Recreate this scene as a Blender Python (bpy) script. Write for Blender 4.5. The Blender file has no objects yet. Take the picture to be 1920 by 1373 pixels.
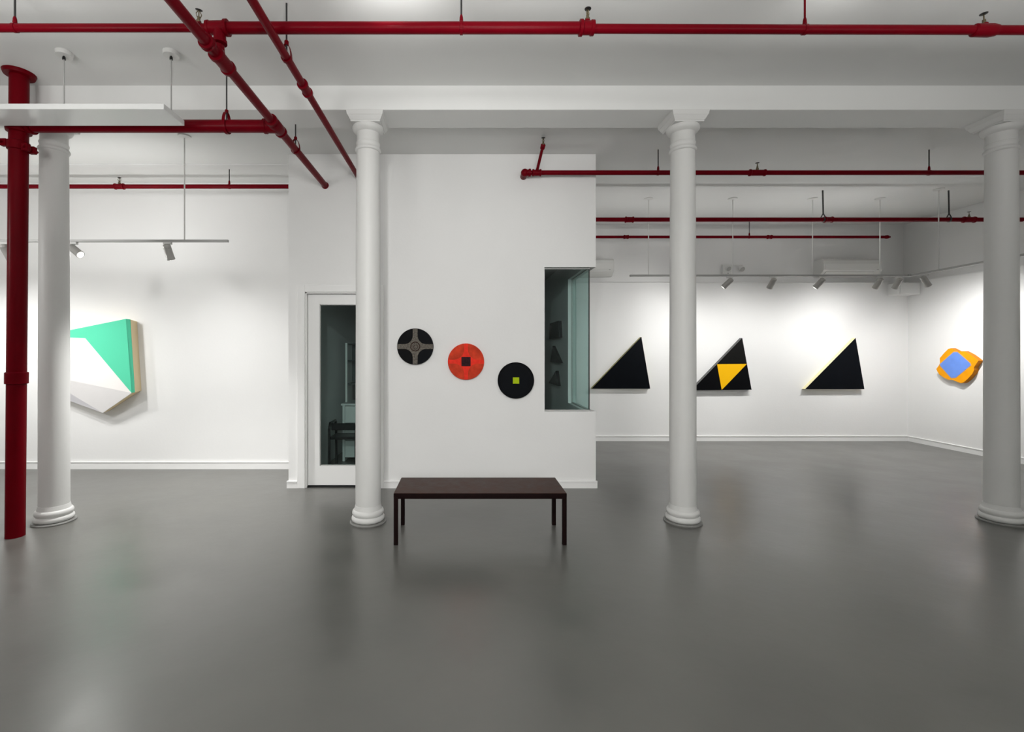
import bpy, bmesh, math, random
from mathutils import Vector, Matrix

random.seed(7)
C = bpy.context.scene.collection
SC = bpy.context.scene
PI = math.pi
EYE = 1.68                      # camera height; metres, +Y into the room

# ---------------------------------------------------------------- camera, exposure, lights
cam_data = bpy.data.cameras.new('camera')
cam_data.sensor_width = 36.0
cam_data.lens = 36.0 * 875.0 / 1920.0
cam_data.shift_x = 92.0 / 1920.0
cam_data.shift_y = -26.5 / 1920.0
cam_data.clip_start = 0.05
cam = bpy.data.objects.new('camera', cam_data)
cam.location = (0, 0, EYE)
cam.rotation_euler = (PI / 2, 0, 0)
C.objects.link(cam)
SC.camera = cam

SC.view_settings.view_transform = 'Standard'
SC.view_settings.look = 'None'
SC.view_settings.exposure = 0.0
SC.view_settings.gamma = 1.0
SC.view_settings.use_curve_mapping = False

world = bpy.data.worlds.new('world')
SC.world = world
world.use_nodes = True
world.node_tree.nodes['Background'].inputs[0].default_value = (0.8, 0.85, 0.9, 1)
world.node_tree.nodes['Background'].inputs[1].default_value = 0.02


def lamp(name, kind, loc, watts, color=(1, 0.99, 0.972), aim=None, radius=0.05, angle=60, blend=0.6, size=None):
    d = bpy.data.lights.new(name, kind)
    d.energy = watts
    d.color = color
    if kind == 'SPOT':
        d.spot_size = math.radians(angle)
        d.spot_blend = blend
        d.shadow_soft_size = radius
    elif kind == 'POINT':
        d.shadow_soft_size = radius
    elif kind == 'AREA':
        d.shape = 'RECTANGLE'
        d.size, d.size_y = size
    o = bpy.data.objects.new(name, d)
    o.location = loc
    if aim is not None:
        o.rotation_euler = (Vector(aim) - Vector(loc)).to_track_quat('-Z', 'Y').to_euler()
    C.objects.link(o)
    return o


# room lamps above and behind the photographer, among added fill lights
lamp('lamp_key', 'SPOT', (-0.36, -0.4, 3.2), 300, aim=(0.0, 5.76, 1.4), angle=62, blend=1.0, radius=0.06)
lamp('lamp_near', 'POINT', (-0.56, 1.85, 3.16), 14, radius=0.05)
lamp('unseen_uplight', 'SPOT', (-3.2, 2.1, 3.2), 56, aim=(-3.2, 3.2, 4.22), angle=125, blend=1.0, radius=0.45)  # this one and the next two: fill added for the front ceiling
lamp('unseen_uplight', 'SPOT', (0.4, 2.1, 3.2), 40, aim=(0.4, 3.2, 4.22), angle=125, blend=1.0, radius=0.45)
lamp('unseen_uplight', 'SPOT', (3.6, 2.1, 3.2), 20, aim=(3.6, 3.2, 4.22), angle=125, blend=1.0, radius=0.45)
lamp('left_wall_fill', 'SPOT', (-6.6, 2.6, 3.2), 190, aim=(-4.0, 6.7, 1.3), angle=80, blend=1.0, radius=0.2)  # added fill light to even out the left rear wall
lamp('left_floor_fill', 'SPOT', (-3.1, 5.0, 2.9), 350, aim=(-3.1, 4.9, 0), angle=92, blend=1.0, radius=0.1)  # added with no fixture, to brighten the floor at left
lamp('right_floor_fill', 'SPOT', (5.2, 7.3, 2.9), 140, aim=(5.0, 7.2, 0), angle=100, blend=1.0, radius=0.1)  # fixtureless light added over the right-hand floor
lamp('lamp_right', 'POINT', (3.1, 1.6, 3.2), 12, radius=0.07)
lamp('center_fill', 'SPOT', (0.4, -3.6, 2.6), 600, aim=(0.3, 5.76, 1.4), angle=52, blend=1.0, radius=0.6)  # soft fill added behind the camera for the centre wall
lamp('unseen_uplight', 'SPOT', (-0.5, 2.95, 3.95), 12, aim=(-0.5, 3.22, 4.22), angle=112, blend=1.0, radius=0.05)
lamp('unseen_uplight', 'SPOT', (2.62, 2.90, 3.95), 7, aim=(2.62, 3.10, 4.22), angle=108, blend=1.0, radius=0.05)
for x, w in ((-5.0, 360), (-2.2, 420), (0.8, 420), (3.8, 320), (6.4, 130)):
    lamp('unseen_uplight', 'SPOT', (x, -1.2, 2.3), w, aim=(x, -0.9, 4.2), angle=170, blend=1.0, radius=0.5)  # unseen ambient fill, added to bounce off the ceiling
# unseen fill lights added along both tracks to brighten the ceiling
for x in (-6.4, -4.9, -3.85):
    lamp('track_fill', 'SPOT', (x, 5.27, 2.97), 24, aim=(x, 6.6, 4.0), angle=165, blend=1.0, radius=0.02)
for x in (2.3, 3.6, 4.95, 6.1):
    lamp('track_fill', 'SPOT', (x, 7.42, 2.94), 10, aim=(x, 7.6, 4.1), angle=165, blend=1.0, radius=0.02)
# fill spots added out of the picture to even the left wall
for x in (-6.9, -6.1):
    lamp('left_edge_fill', 'SPOT', (x, 5.27, 2.75), 90, aim=(x + 0.2, 6.6, 0.5), angle=125, blend=1.0, radius=0.04)


# ---------------------------------------------------------------- materials
def principled(name, color, rough=0.6, metal=0.0, spec=0.5, coat=0.0):
    m = bpy.data.materials.new(name)
    m.use_nodes = True
    b = m.node_tree.nodes['Principled BSDF']
    b.inputs['Base Color'].default_value = (*color, 1)
    b.inputs['Roughness'].default_value = rough
    b.inputs['Metallic'].default_value = metal
    b.inputs['Specular IOR Level'].default_value = spec
    b.inputs['Coat Weight'].default_value = coat
    return m


def noisy(m, scale=8.0, detail=4.0, amount=0.06, bump=0.02, bump_scale=40.0, rough_amount=0.0):
    """gentle mottling of colour, roughness and relief in object space"""
    nt = m.node_tree
    b = nt.nodes['Principled BSDF']
    tc = nt.nodes.new('ShaderNodeTexCoord')
    n = nt.nodes.new('ShaderNodeTexNoise')
    n.inputs['Scale'].default_value = scale
    n.inputs['Detail'].default_value = detail
    nt.links.new(tc.outputs['Object'], n.inputs['Vector'])
    base = b.inputs['Base Color'].default_value[:3]
    ramp = nt.nodes.new('ShaderNodeValToRGB')
    ramp.color_ramp.elements[0].position = 0.3
    ramp.color_ramp.elements[1].position = 0.7
    ramp.color_ramp.elements[0].color = (*[c * (1 - amount) for c in base], 1)
    ramp.color_ramp.elements[1].color = (*[min(1, c * (1 + amount)) for c in base], 1)
    nt.links.new(n.outputs['Fac'], ramp.inputs['Fac'])
    nt.links.new(ramp.outputs['Color'], b.inputs['Base Color'])
    if rough_amount:
        r0 = b.inputs['Roughness'].default_value
        mr = nt.nodes.new('ShaderNodeMapRange')
        mr.inputs['From Min'].default_value = 0.3
        mr.inputs['From Max'].default_value = 0.7
        mr.inputs['To Min'].default_value = r0 - rough_amount
        mr.inputs['To Max'].default_value = r0 + rough_amount
        nt.links.new(n.outputs['Fac'], mr.inputs['Value'])
        nt.links.new(mr.outputs['Result'], b.inputs['Roughness'])
    if bump:
        n2 = nt.nodes.new('ShaderNodeTexNoise')
        n2.inputs['Scale'].default_value = bump_scale
        n2.inputs['Detail'].default_value = 5.0
        nt.links.new(tc.outputs['Object'], n2.inputs['Vector'])
        bp = nt.nodes.new('ShaderNodeBump')
        bp.inputs['Strength'].default_value = bump
        bp.inputs['Distance'].default_value = 0.02
        nt.links.new(n2.outputs['Fac'], bp.inputs['Height'])
        nt.links.new(bp.outputs['Normal'], b.inputs['Normal'])
    return m


M = {}
M['wall'] = noisy(principled('wall_paint', (0.80, 0.80, 0.792), 0.75, spec=0.3), 1.2, 3, 0.012, 0.05, 30)
M['ceiling'] = noisy(principled('ceiling_paint', (0.75, 0.755, 0.742), 0.6, spec=0.35), 1.0, 3, 0.015, 0.08, 6)
M['trim'] = principled('trim_paint', (0.82, 0.82, 0.81), 0.45)
M['column'] = noisy(principled('column_paint', (0.66, 0.66, 0.645), 0.5), 3, 3, 0.015, 0.05, 25)
M['ring'] = noisy(principled('grey_floor_paint', (0.20, 0.20, 0.19), 0.45), 6, 3, 0.08, 0.05, 30)
M['red'] = noisy(principled('red_pipe_paint', (0.14, 0.0010, 0.006), 0.30, spec=0.06), 5, 3, 0.08, 0.06, 60)
M['red_dark'] = noisy(principled('red_riser_paint', (0.125, 0.0007, 0.0045), 0.36, spec=0.05), 5, 3, 0.08, 0.08, 50)
M['rod'] = principled('dark_steel_rod', (0.05, 0.05, 0.05), 0.5, 0.6)
M['white_metal'] = principled('white_enamel', (0.72, 0.72, 0.70), 0.4)
M['grey_metal'] = principled('grey_track_metal', (0.42, 0.42, 0.41), 0.45, 0.2)
M['head'] = principled('lamp_head_enamel', (0.46, 0.45, 0.43), 0.42, 0.2)
M['panel'] = principled('gloss_white_panel', (0.78, 0.79, 0.78), 0.16)
M['brass'] = principled('aged_brass', (0.16, 0.13, 0.08), 0.4, 0.8)
M['dark_metal'] = principled('dark_metal', (0.02, 0.02, 0.02), 0.4, 0.5)
M['bench'] = noisy(principled('dark_brown_bench', (0.050, 0.024, 0.018), 0.42, spec=0.12), 14, 6, 0.25, 0.05, 60, 0.06)
M['bench_leg'] = noisy(principled('shaded_brown_steel', (0.007, 0.0022, 0.0022), 0.45, spec=0.08), 14, 4, 0.2, 0.03, 60)  # steel darkened to carry the shade on the bench's front faces
M['black'] = noisy(principled('black_paint', (0.0016, 0.0017, 0.0024), 0.55, spec=0.08), 12, 4, 0.2, 0.05, 90)
M['black_blue'] = noisy(principled('blue_black_paint', (0.0015, 0.0024, 0.0042), 0.55, spec=0.08), 12, 4, 0.2, 0.05, 90)
M['soft_black'] = noisy(principled('soft_black_paint', (0.0048, 0.0048, 0.0044), 0.6, spec=0.1), 12, 4, 0.2, 0.05, 90)
M['charcoal'] = noisy(principled('charcoal_edge', (0.10, 0.10, 0.10), 0.6), 12, 4, 0.2, 0.05, 90)
M['yellow'] = principled('warm_yellow_paint', (0.86, 0.46, 0.004), 0.55, spec=0.1)
M['cream'] = principled('cream_edge', (0.86, 0.78, 0.48), 0.6)
M['olive'] = principled('olive_edge', (0.32, 0.30, 0.10), 0.6)
M['green'] = principled('mint_green_paint', (0.10, 0.60, 0.375), 0.6, spec=0.1)
M['art_white'] = noisy(principled('warm_white_canvas', (0.82, 0.79, 0.765), 0.8), 5, 3, 0.01, 0.05, 150)
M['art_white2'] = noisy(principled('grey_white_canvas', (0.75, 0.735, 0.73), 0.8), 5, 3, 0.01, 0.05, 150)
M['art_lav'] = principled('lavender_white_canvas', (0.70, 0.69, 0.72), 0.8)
M['art_side'] = principled('raw_canvas_side', (0.72, 0.58, 0.36), 0.8)
M['taupe'] = noisy(principled('taupe_weave', (0.135, 0.122, 0.104), 0.7, spec=0.1), 60, 5, 0.45, 0.3, 160)
M['rust'] = noisy(principled('rust_ink', (0.030, 0.011, 0.007), 0.7, spec=0.1), 60, 4, 0.4, 0.1, 120)
M['orange_red'] = noisy(principled('orange_red_paint', (0.56, 0.045, 0.016), 0.6, spec=0.1), 9, 5, 0.30, 0.1, 70)
M['bright_red'] = noisy(principled('bright_red_paint', (0.80, 0.035, 0.018), 0.6, spec=0.1), 25, 4, 0.12, 0.06, 70)
M['maroon'] = noisy(principled('dark_maroon_paint', (0.030, 0.008, 0.011), 0.6, spec=0.1), 40, 4, 0.4, 0.1, 90)
M['lime'] = principled('lime_paint', (0.40, 0.53, 0.006), 0.55, spec=0.1)
M['orange'] = noisy(principled('orange_felt', (0.86, 0.34, 0.006), 0.75, spec=0.1), 10, 4, 0.06, 0.1, 90)
M['orange_side'] = principled('burnt_orange_side', (0.55, 0.20, 0.02), 0.75, spec=0.1)
M['blue'] = noisy(principled('cornflower_blue_paint', (0.125, 0.26, 0.72), 0.7), 10, 4, 0.05, 0.05, 90)
M['pinkish'] = principled('dusty_pink_line', (0.50, 0.32, 0.28), 0.7)
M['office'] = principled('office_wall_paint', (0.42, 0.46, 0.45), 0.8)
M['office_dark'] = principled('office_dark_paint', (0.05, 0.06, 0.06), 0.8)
M['reflection_dark'] = principled('dark_reflection', (0.012, 0.014, 0.015), 0.25)
M['black_rubber'] = principled('black_gap', (0.006, 0.006, 0.006), 0.9)

# floor: painted concrete with a soft gloss, slow swirls in colour and relief
mf = principled('painted_concrete', (0.150, 0.149, 0.138), 0.27, spec=0.5)
mf.node_tree.nodes['Principled BSDF'].inputs['IOR'].default_value = 2.05
nt = mf.node_tree
bsdf = nt.nodes['Principled BSDF']
tc = nt.nodes.new('ShaderNodeTexCoord')
n1 = nt.nodes.new('ShaderNodeTexNoise'); n1.inputs['Scale'].default_value = 1.6; n1.inputs['Detail'].default_value = 5
n1.inputs['Distortion'].default_value = 0.0
n2 = nt.nodes.new('ShaderNodeTexNoise'); n2.inputs['Scale'].default_value = 5.0; n2.inputs['Detail'].default_value = 4
n3 = nt.nodes.new('ShaderNodeTexNoise'); n3.inputs['Scale'].default_value = 220.0; n3.inputs['Detail'].default_value = 2
for n in (n1, n2, n3):
    nt.links.new(tc.outputs['Object'], n.inputs['Vector'])
rp = nt.nodes.new('ShaderNodeValToRGB')
rp.color_ramp.interpolation = 'EASE'
rp.color_ramp.elements[0].position = 0.2; rp.color_ramp.elements[0].color = (0.092, 0.091, 0.083, 1)
rp.color_ramp.elements[1].position = 0.8; rp.color_ramp.elements[1].color = (0.118, 0.116, 0.105, 1)
nt.links.new(n1.outputs['Fac'], rp.inputs['Fac'])
nt.links.new(rp.outputs['Color'], bsdf.inputs['Base Color'])
mr = nt.nodes.new('ShaderNodeMapRange')
mr.inputs['From Min'].default_value = 0.3; mr.inputs['From Max'].default_value = 0.7
mr.interpolation_type = 'SMOOTHSTEP'
mr.inputs['To Min'].default_value = 0.278; mr.inputs['To Max'].default_value = 0.36
nt.links.new(n1.outputs['Fac'], mr.inputs['Value'])
nt.links.new(mr.outputs['Result'], bsdf.inputs['Roughness'])
mx = nt.nodes.new('ShaderNodeMath'); mx.operation = 'MULTIPLY_ADD'
nt.links.new(n3.outputs['Fac'], mx.inputs[0]); mx.inputs[1].default_value = 0.05
nt.links.new(n2.outputs['Fac'], mx.inputs[2])
bp = nt.nodes.new('ShaderNodeBump'); bp.inputs['Strength'].default_value = 0.12; bp.inputs['Distance'].default_value = 0.02
nt.links.new(mx.outputs['Value'], bp.inputs['Height'])
nt.links.new(bp.outputs['Normal'], bsdf.inputs['Normal'])
M['floor'] = mf

# tinted architectural glass: see-through with a Fresnel reflection
mg = bpy.data.materials.new('teal_tinted_glass')
mg.use_nodes = True
nt = mg.node_tree
nt.nodes.remove(nt.nodes['Principled BSDF'])
tr = nt.nodes.new('ShaderNodeBsdfTransparent'); tr.inputs['Color'].default_value = (0.875, 0.952, 0.94, 1)
gl = nt.nodes.new('ShaderNodeBsdfGlossy'); gl.inputs['Roughness'].default_value = 0.01
fr = nt.nodes.new('ShaderNodeFresnel'); fr.inputs['IOR'].default_value = 1.45
mix = nt.nodes.new('ShaderNodeMixShader')
geo = nt.nodes.new('ShaderNodeNewGeometry')          # the inner face of the thin pane adds no second mirror
inv = nt.nodes.new('ShaderNodeMath'); inv.operation = 'SUBTRACT'; inv.inputs[0].default_value = 1.0
nt.links.new(geo.outputs['Backfacing'], inv.inputs[1])
mul = nt.nodes.new('ShaderNodeMath'); mul.operation = 'MULTIPLY'
nt.links.new(fr.outputs['Fac'], mul.inputs[0]); nt.links.new(inv.outputs[0], mul.inputs[1])
nt.links.new(mul.outputs[0], mix.inputs[0])
nt.links.new(tr.outputs[0], mix.inputs[1])
nt.links.new(gl.outputs[0], mix.inputs[2])
nt.links.new(mix.outputs[0], nt.nodes['Material Output'].inputs['Surface'])
M['glass'] = mg

# light-emitting lamp mouth
me_ = bpy.data.materials.new('lit_lamp_lens')
me_.use_nodes = True
me_.node_tree.nodes['Principled BSDF'].inputs['Base Color'].default_value = (1, 1, 1, 1)
me_.node_tree.nodes['Principled BSDF'].inputs['Emission Color'].default_value = (1, 0.97, 0.9, 1)
me_.node_tree.nodes['Principled BSDF'].inputs['Emission Strength'].default_value = 12
M['lens'] = me_


# ---------------------------------------------------------------- helpers
def W(px, py, Y):
    """photo pixel -> point of the room at depth Y (used to survey where things stand)"""
    return Vector(((px - 868.0) / 875.0 * Y, Y, EYE - (py - 660.0) / 875.0 * Y))


def base_of(o):
    v = Vector((0, 0, 0))
    while o is not None:
        v += o.location
        o = o.parent
    return v


def obj(name, bm, mat, parent=None, kind=None, smooth=False, origin=None):
    """links a bmesh given in room coordinates as one mesh object"""
    off = base_of(parent) if parent is not None else Vector((0, 0, 0))
    if origin is not None:
        off = Vector(origin)
    bmesh.ops.recalc_face_normals(bm, faces=bm.faces)
    bmesh.ops.translate(bm, verts=bm.verts, vec=-off)
    me = bpy.data.meshes.new(name)
    bm.to_mesh(me)
    bm.free()
    if smooth:
        for p in me.polygons:
            p.use_smooth = True
        me.set_sharp_from_angle(angle=math.radians(35))
    me.materials.append(mat)
    o = bpy.data.objects.new(name, me)
    C.objects.link(o)
    if parent is not None:
        o.parent = parent
        if origin is not None:
            o.location = off - base_of(parent)
    elif origin is not None:
        o.location = off
    if kind:
        o['kind'] = kind
    return o


def tag(o, label, cat, group=None):
    o['label'] = label
    o['category'] = cat
    if group:
        o['group'] = group
    return o


def thing(name, label, cat, loc, group=None):
    o = bpy.data.objects.new(name, None)
    o.empty_display_size = 0.1
    o.location = loc
    C.objects.link(o)
    return tag(o, label, cat, group)


def BM():
    return bmesh.new()


def box(bm, x0, x1, y0, y1, z0, z1, bevel=0.0):
    vs = [bm.verts.new((x, y, z)) for x in (x0, x1) for y in (y0, y1) for z in (z0, z1)]
    f = [(0, 1, 3, 2), (4, 6, 7, 5), (0, 4, 5, 1), (2, 3, 7, 6), (0, 2, 6, 4), (1, 5, 7, 3)]
    faces = [bm.faces.new([vs[i] for i in q]) for q in f]
    if bevel:
        edges = {e for fc in faces for e in fc.edges}
        bmesh.ops.bevel(bm, geom=list(edges), offset=bevel, segments=2, affect='EDGES', profile=0.5)
    return bm


def tube(bm, p0, p1, r, seg=20, r1=None, caps=True):
    p0, p1 = Vector(p0), Vector(p1)
    d = (p1 - p0).normalized()
    a = d.orthogonal().normalized()
    b = d.cross(a)
    r1 = r if r1 is None else r1
    ra, rb = [], []
    for i in range(seg):
        t = 2 * PI * i / seg
        o = a * math.cos(t) + b * math.sin(t)
        ra.append(bm.verts.new(p0 + o * r))
        rb.append(bm.verts.new(p1 + o * r1))
    for i in range(seg):
        j = (i + 1) % seg
        bm.faces.new((ra[i], ra[j], rb[j], rb[i]))
    if caps:
        bm.faces.new(ra[::-1])
        bm.faces.new(rb)
    return bm


def lathe(bm, prof, p0, axis=(0, 0, 1), seg=32):
    """prof: list of (radius, distance along the axis from p0); the ends are capped"""
    p0 = Vector(p0)
    d = Vector(axis).normalized()
    a = d.orthogonal().normalized()
    b = d.cross(a)
    rings = []
    for r, h in prof:
        rings.append([bm.verts.new(p0 + d * h + (a * math.cos(2 * PI * i / seg) + b * math.sin(2 * PI * i / seg)) * r)
                      for i in range(seg)])
    for k in range(len(rings) - 1):
        for i in range(seg):
            j = (i + 1) % seg
            bm.faces.new((rings[k][i], rings[k][j], rings[k + 1][j], rings[k + 1][i]))
    bm.faces.new(rings[0][::-1])
    bm.faces.new(rings[-1])
    return bm


def torus(bm, c, axis, R, r, seg=28, sub=8):
    c = Vector(c)
    d = Vector(axis).normalized()
    a = d.orthogonal().normalized()
    b = d.cross(a)
    rings = []
    for i in range(seg):
        t = 2 * PI * i / seg
        o = a * math.cos(t) + b * math.sin(t)
        rings.append([bm.verts.new(c + o * (R + r * math.cos(2 * PI * k / sub)) + d * r * math.sin(2 * PI * k / sub))
                      for k in range(sub)])
    for i in range(seg):
        j = (i + 1) % seg
        for k in range(sub):
            l = (k + 1) % sub
            bm.faces.new((rings[i][k], rings[j][k], rings[j][l], rings[i][l]))
    return bm


def prism(bm, front, back):
    """closed solid between two polygons with the same number of corners"""
    f = [bm.verts.new(p) for p in front]
    b = [bm.verts.new(p) for p in back]
    n = len(f)
    bm.faces.new(f)
    bm.faces.new(b[::-1])
    for i in range(n):
        j = (i + 1) % n
        bm.faces.new((f[i], b[i], b[j], f[j]))
    return bm


def slab(bm, pts, d):
    d = Vector(d)
    return prism(bm, [Vector(p) for p in pts], [Vector(p) + d for p in pts])


# ---------------------------------------------------------------- room shell
XL, XR = -7.6, 8.39
ZF, ZR = EYE + 2.54, EYE + 2.44          # front and rear ceiling heights
YB = -5.0
CX0, CX1, CY = -2.153, 1.64, 5.76        # the projecting centre block
LY, RY, RYU = 6.70, 8.80, 8.95           # left rear wall, right rear wall (lower face, upper face)
OY = 11.8                                # rear of the office inside the block

obj('floor', box(BM(), XL - 0.3, 9.2, YB - 0.3, OY + 0.2, -0.2, 0), M['floor'], kind='structure')

bm = BM()
box(bm, XL - 0.3, 9.2, YB - 0.3, 4.62, ZF, ZF + 0.3)
box(bm, XL - 0.3, 9.2, 4.62, OY + 0.2, ZR, ZR + 0.4)
obj('ceiling', bm, M['ceiling'], kind='structure')
obj('trim_1', box(BM(), XL - 0.1, 9.0, 4.45, 4.815, EYE + 2.31, ZF + 0.1, 0.006), M['ceiling'], kind='structure')  # the beam
obj('shadow_line_step', box(BM(), XL - 0.1, CX0 + 0.05, 6.05, LY + 0.1, ZR - 0.014, ZR + 0.1), M['ceiling'], kind='structure')  # shallow step added to draw the faint shadow line of a pipe

obj('wall_left', box(BM(), XL - 0.3, XL, YB - 0.3, LY + 0.3, -0.05, ZF + 0.1), M['wall'], kind='structure')
obj('wall_front', box(BM(), XL - 0.3, 9.2, YB - 0.3, YB, -0.05, ZF + 0.1), M['wall'], kind='structure')
obj('wall_back_left', box(BM(), XL - 0.1, CX0 + 0.06, LY, LY + 0.15, -0.05, ZR + 0.1), M['wall'], kind='structure')

bm = BM()
box(bm, CX1, XR + 0.3, RY, RY + 0.5, -0.05, EYE + 1.307)
obj('wall_back_right', bm, M['wall'], kind='structure')
obj('wall_back_right_upper', box(BM(), CX1, XR + 0.3, RYU, RYU + 0.35, EYE + 1.307, ZR + 0.1), M['wall'], kind='structure')
obj('trim_3', box(BM(), CX1, XR + 0.1, RY - 0.012, RYU + 0.02, EYE + 1.294, EYE + 1.309, 0.003), M['trim'], kind='structure')
obj('wall_right', box(BM(), XR, XR + 0.3, YB - 0.2, RY + 0.3, -0.05, EYE + 1.307), M['wall'], kind='structure')
obj('wall_right_upper', box(BM(), XR + 0.07, XR + 0.4, YB - 0.2, RYU + 0.2, EYE + 1.307, ZF + 0.1), M['wall'], kind='structure')

# centre block: front wall with door and corner-window openings, side walls, office inside
DX0, DX1, DZ = -1.945, -1.068, 2.417      # door opening
WX0, WZ0, WZ1 = 1.007, 0.943, 2.727       # window opening
WY1 = 6.75
T = 0.12
bm = BM()
box(bm, CX0, DX0, CY, CY + T, -0.05, ZR + 0.05)
box(bm, DX0, DX1, CY, CY + T, DZ, ZR + 0.05)
box(bm, DX1, WX0, CY, CY + T, -0.05, ZR + 0.05)
box(bm, WX0, CX1, CY, CY + T, -0.05, WZ0)
box(bm, WX0, CX1, CY, CY + T, WZ1, ZR + 0.05)
obj('wall_center', bm, M['wall'], kind='structure')
bm = BM()
box(bm, CX1 - T, CX1, CY + T, WY1, -0.05, WZ0)
box(bm, CX1 - T, CX1, CY + T, WY1, WZ1, ZR + 0.05)
box(bm, CX1 - T, CX1, WY1, OY + 0.1, -0.05, ZR + 0.05)
obj('wall_center_right', bm, M['wall'], kind='structure')
obj('wall_center_left', box(BM(), CX0, CX0 + T, CY + T, OY + 0.1, -0.05, ZR + 0.05), M['wall'], kind='structure')
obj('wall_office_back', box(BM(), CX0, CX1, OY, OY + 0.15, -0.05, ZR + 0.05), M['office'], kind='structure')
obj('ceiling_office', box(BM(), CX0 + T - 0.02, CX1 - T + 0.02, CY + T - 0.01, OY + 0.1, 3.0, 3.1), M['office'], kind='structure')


# baseboards: flat board with a small rounded cap
def baseboard(name, x0, x1, y0, y1, h=0.10, cap=0.012):
    bm = BM()
    box(bm, x0, x1, y0, y1, -0.01, h - 0.016)
    ex = cap if x1 - x0 > y1 - y0 else 0
    ey = 0 if x1 - x0 > y1 - y0 else cap
    box(bm, x0 - (ey * 0.6), x1 + ey * 0, y0 - ex * 0.6, y1, h - 0.018, h, 0.004)
    return obj(name, bm, M['trim'], kind='structure')


baseboard('baseboard_left', XL, CX0 + 0.01, LY - 0.016, LY + 0.01, 0.108)
baseboard('baseboard_center', -0.974, CX1 + 0.016, CY - 0.016, CY + 0.01, 0.09)
baseboard('baseboard_center_left', CX0 - 0.016, -2.042, CY - 0.016, CY + 0.01, 0.09)
baseboard('baseboard_back', CX1, XR, RY - 0.016, RY + 0.01, 0.10)
baseboard('baseboard_right', XR - 0.016, XR + 0.01, YB, RY, 0.10)

# door
door = bpy.data.objects.new('door_1', None)
door.location = ((DX0 + DX1) / 2, CY + 0.05, 0)
door['kind'] = 'structure'
C.objects.link(door)
bm = BM()
box(bm, -2.040, DX0, CY - 0.022, CY + 0.005, 0, 2.503, 0.004)
box(bm, DX1, -0.974, CY - 0.022, CY + 0.005, 0, 2.503, 0.004)
box(bm, DX0, DX1, CY - 0.022, CY + 0.005, DZ, 2.503, 0.004)
box(bm, DX0 - 0.001, DX0 + 0.016, CY, CY + 0.1, 0, DZ)
box(bm, DX1 - 0.016, DX1 + 0.001, CY, CY + 0.1, 0, DZ)
box(bm, DX0, DX1, CY, CY + 0.1, DZ - 0.016, DZ + 0.001)
obj('door_frame', bm, M['trim'], door)
lx0, lx1, lz0, lz1 = DX0 + 0.020, DX1 - 0.020, 0.022, DZ - 0.022
gx0, gx1, gz0, gz1 = -1.783, -1.230, 0.262, 2.272
bm = BM()
yl0, yl1 = CY + 0.045, CY + 0.085
box(bm, lx0, gx0, yl0, yl1, lz0, lz1)
box(bm, gx1, lx1, yl0, yl1, lz0, lz1)
box(bm, gx0, gx1, yl0, yl1, lz0, gz0)
box(bm, gx0, gx1, yl0, yl1, gz1, lz1)
leaf = obj('door_leaf', bm, M['trim'], door)
bm = BM()
for a in ((gx0, gx0 + 0.01, gz0, gz1), (gx1 - 0.01, gx1, gz0, gz1), (gx0, gx1, gz0, gz0 + 0.01), (gx0, gx1, gz1 - 0.01, gz1)):
    box(bm, a[0], a[1], yl0 + 0.006, yl0 + 0.03, a[2], a[3])
obj('glazing_bead', bm, M['grey_metal'], leaf)
obj('pane', box(BM(), gx0, gx1, yl0 + 0.016, yl0 + 0.022, gz0, gz1), M['glass'], leaf)
obj('threshold', box(BM(), DX0 + 0.016, DX1 - 0.016, CY + 0.02, CY + 0.1, 0, 0.018), M['black_rubber'], door)

# corner window
win = bpy.data.objects.new('window_1', None)
win.location = (WX0, CY + 0.07, WZ0)
win['kind'] = 'structure'
C.objects.link(win)
GX = 1.586 - 0.012
GY = CY + 0.075
obj('pane', box(BM(), WX0, GX + 0.006, GY, GY + 0.008, WZ0, WZ1), M['glass'], win)
obj('pane', box(BM(), GX, GX + 0.008, GY + 0.012, WY1, WZ0, WZ1), M['glass'], win)
bm = BM()
box(bm, WX0, GX + 0.01, GY - 0.008, GY + 0.016, WZ0, WZ0 + 0.014)
box(bm, GX - 0.008, GX + 0.016, GY + 0.016, WY1, WZ0, WZ0 + 0.014)
box(bm, WX0, GX + 0.01, GY - 0.008, GY + 0.016, WZ1 - 0.014, WZ1)
box(bm, GX - 0.008, GX + 0.016, GY + 0.016, WY1, WZ1 - 0.014, WZ1)
box(bm, WX0, WX0 + 0.014, GY - 0.008, GY + 0.016, WZ0 + 0.014, WZ1 - 0.014)
box(bm, GX - 0.008, GX + 0.016, WY1 - 0.02, WY1, WZ0 + 0.014, WZ1 - 0.014)
obj('glazing_channel', bm, M['grey_metal'], win)
obj('corner_seal', box(BM(), GX - 0.001, GX + 0.010, GY - 0.002, GY + 0.012, WZ0 + 0.014, WZ1 - 0.014), M['dark_metal'], win)

# ---------------------------------------------------------------- columns
SOF = EYE + 2.31                          # beam underside


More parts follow.
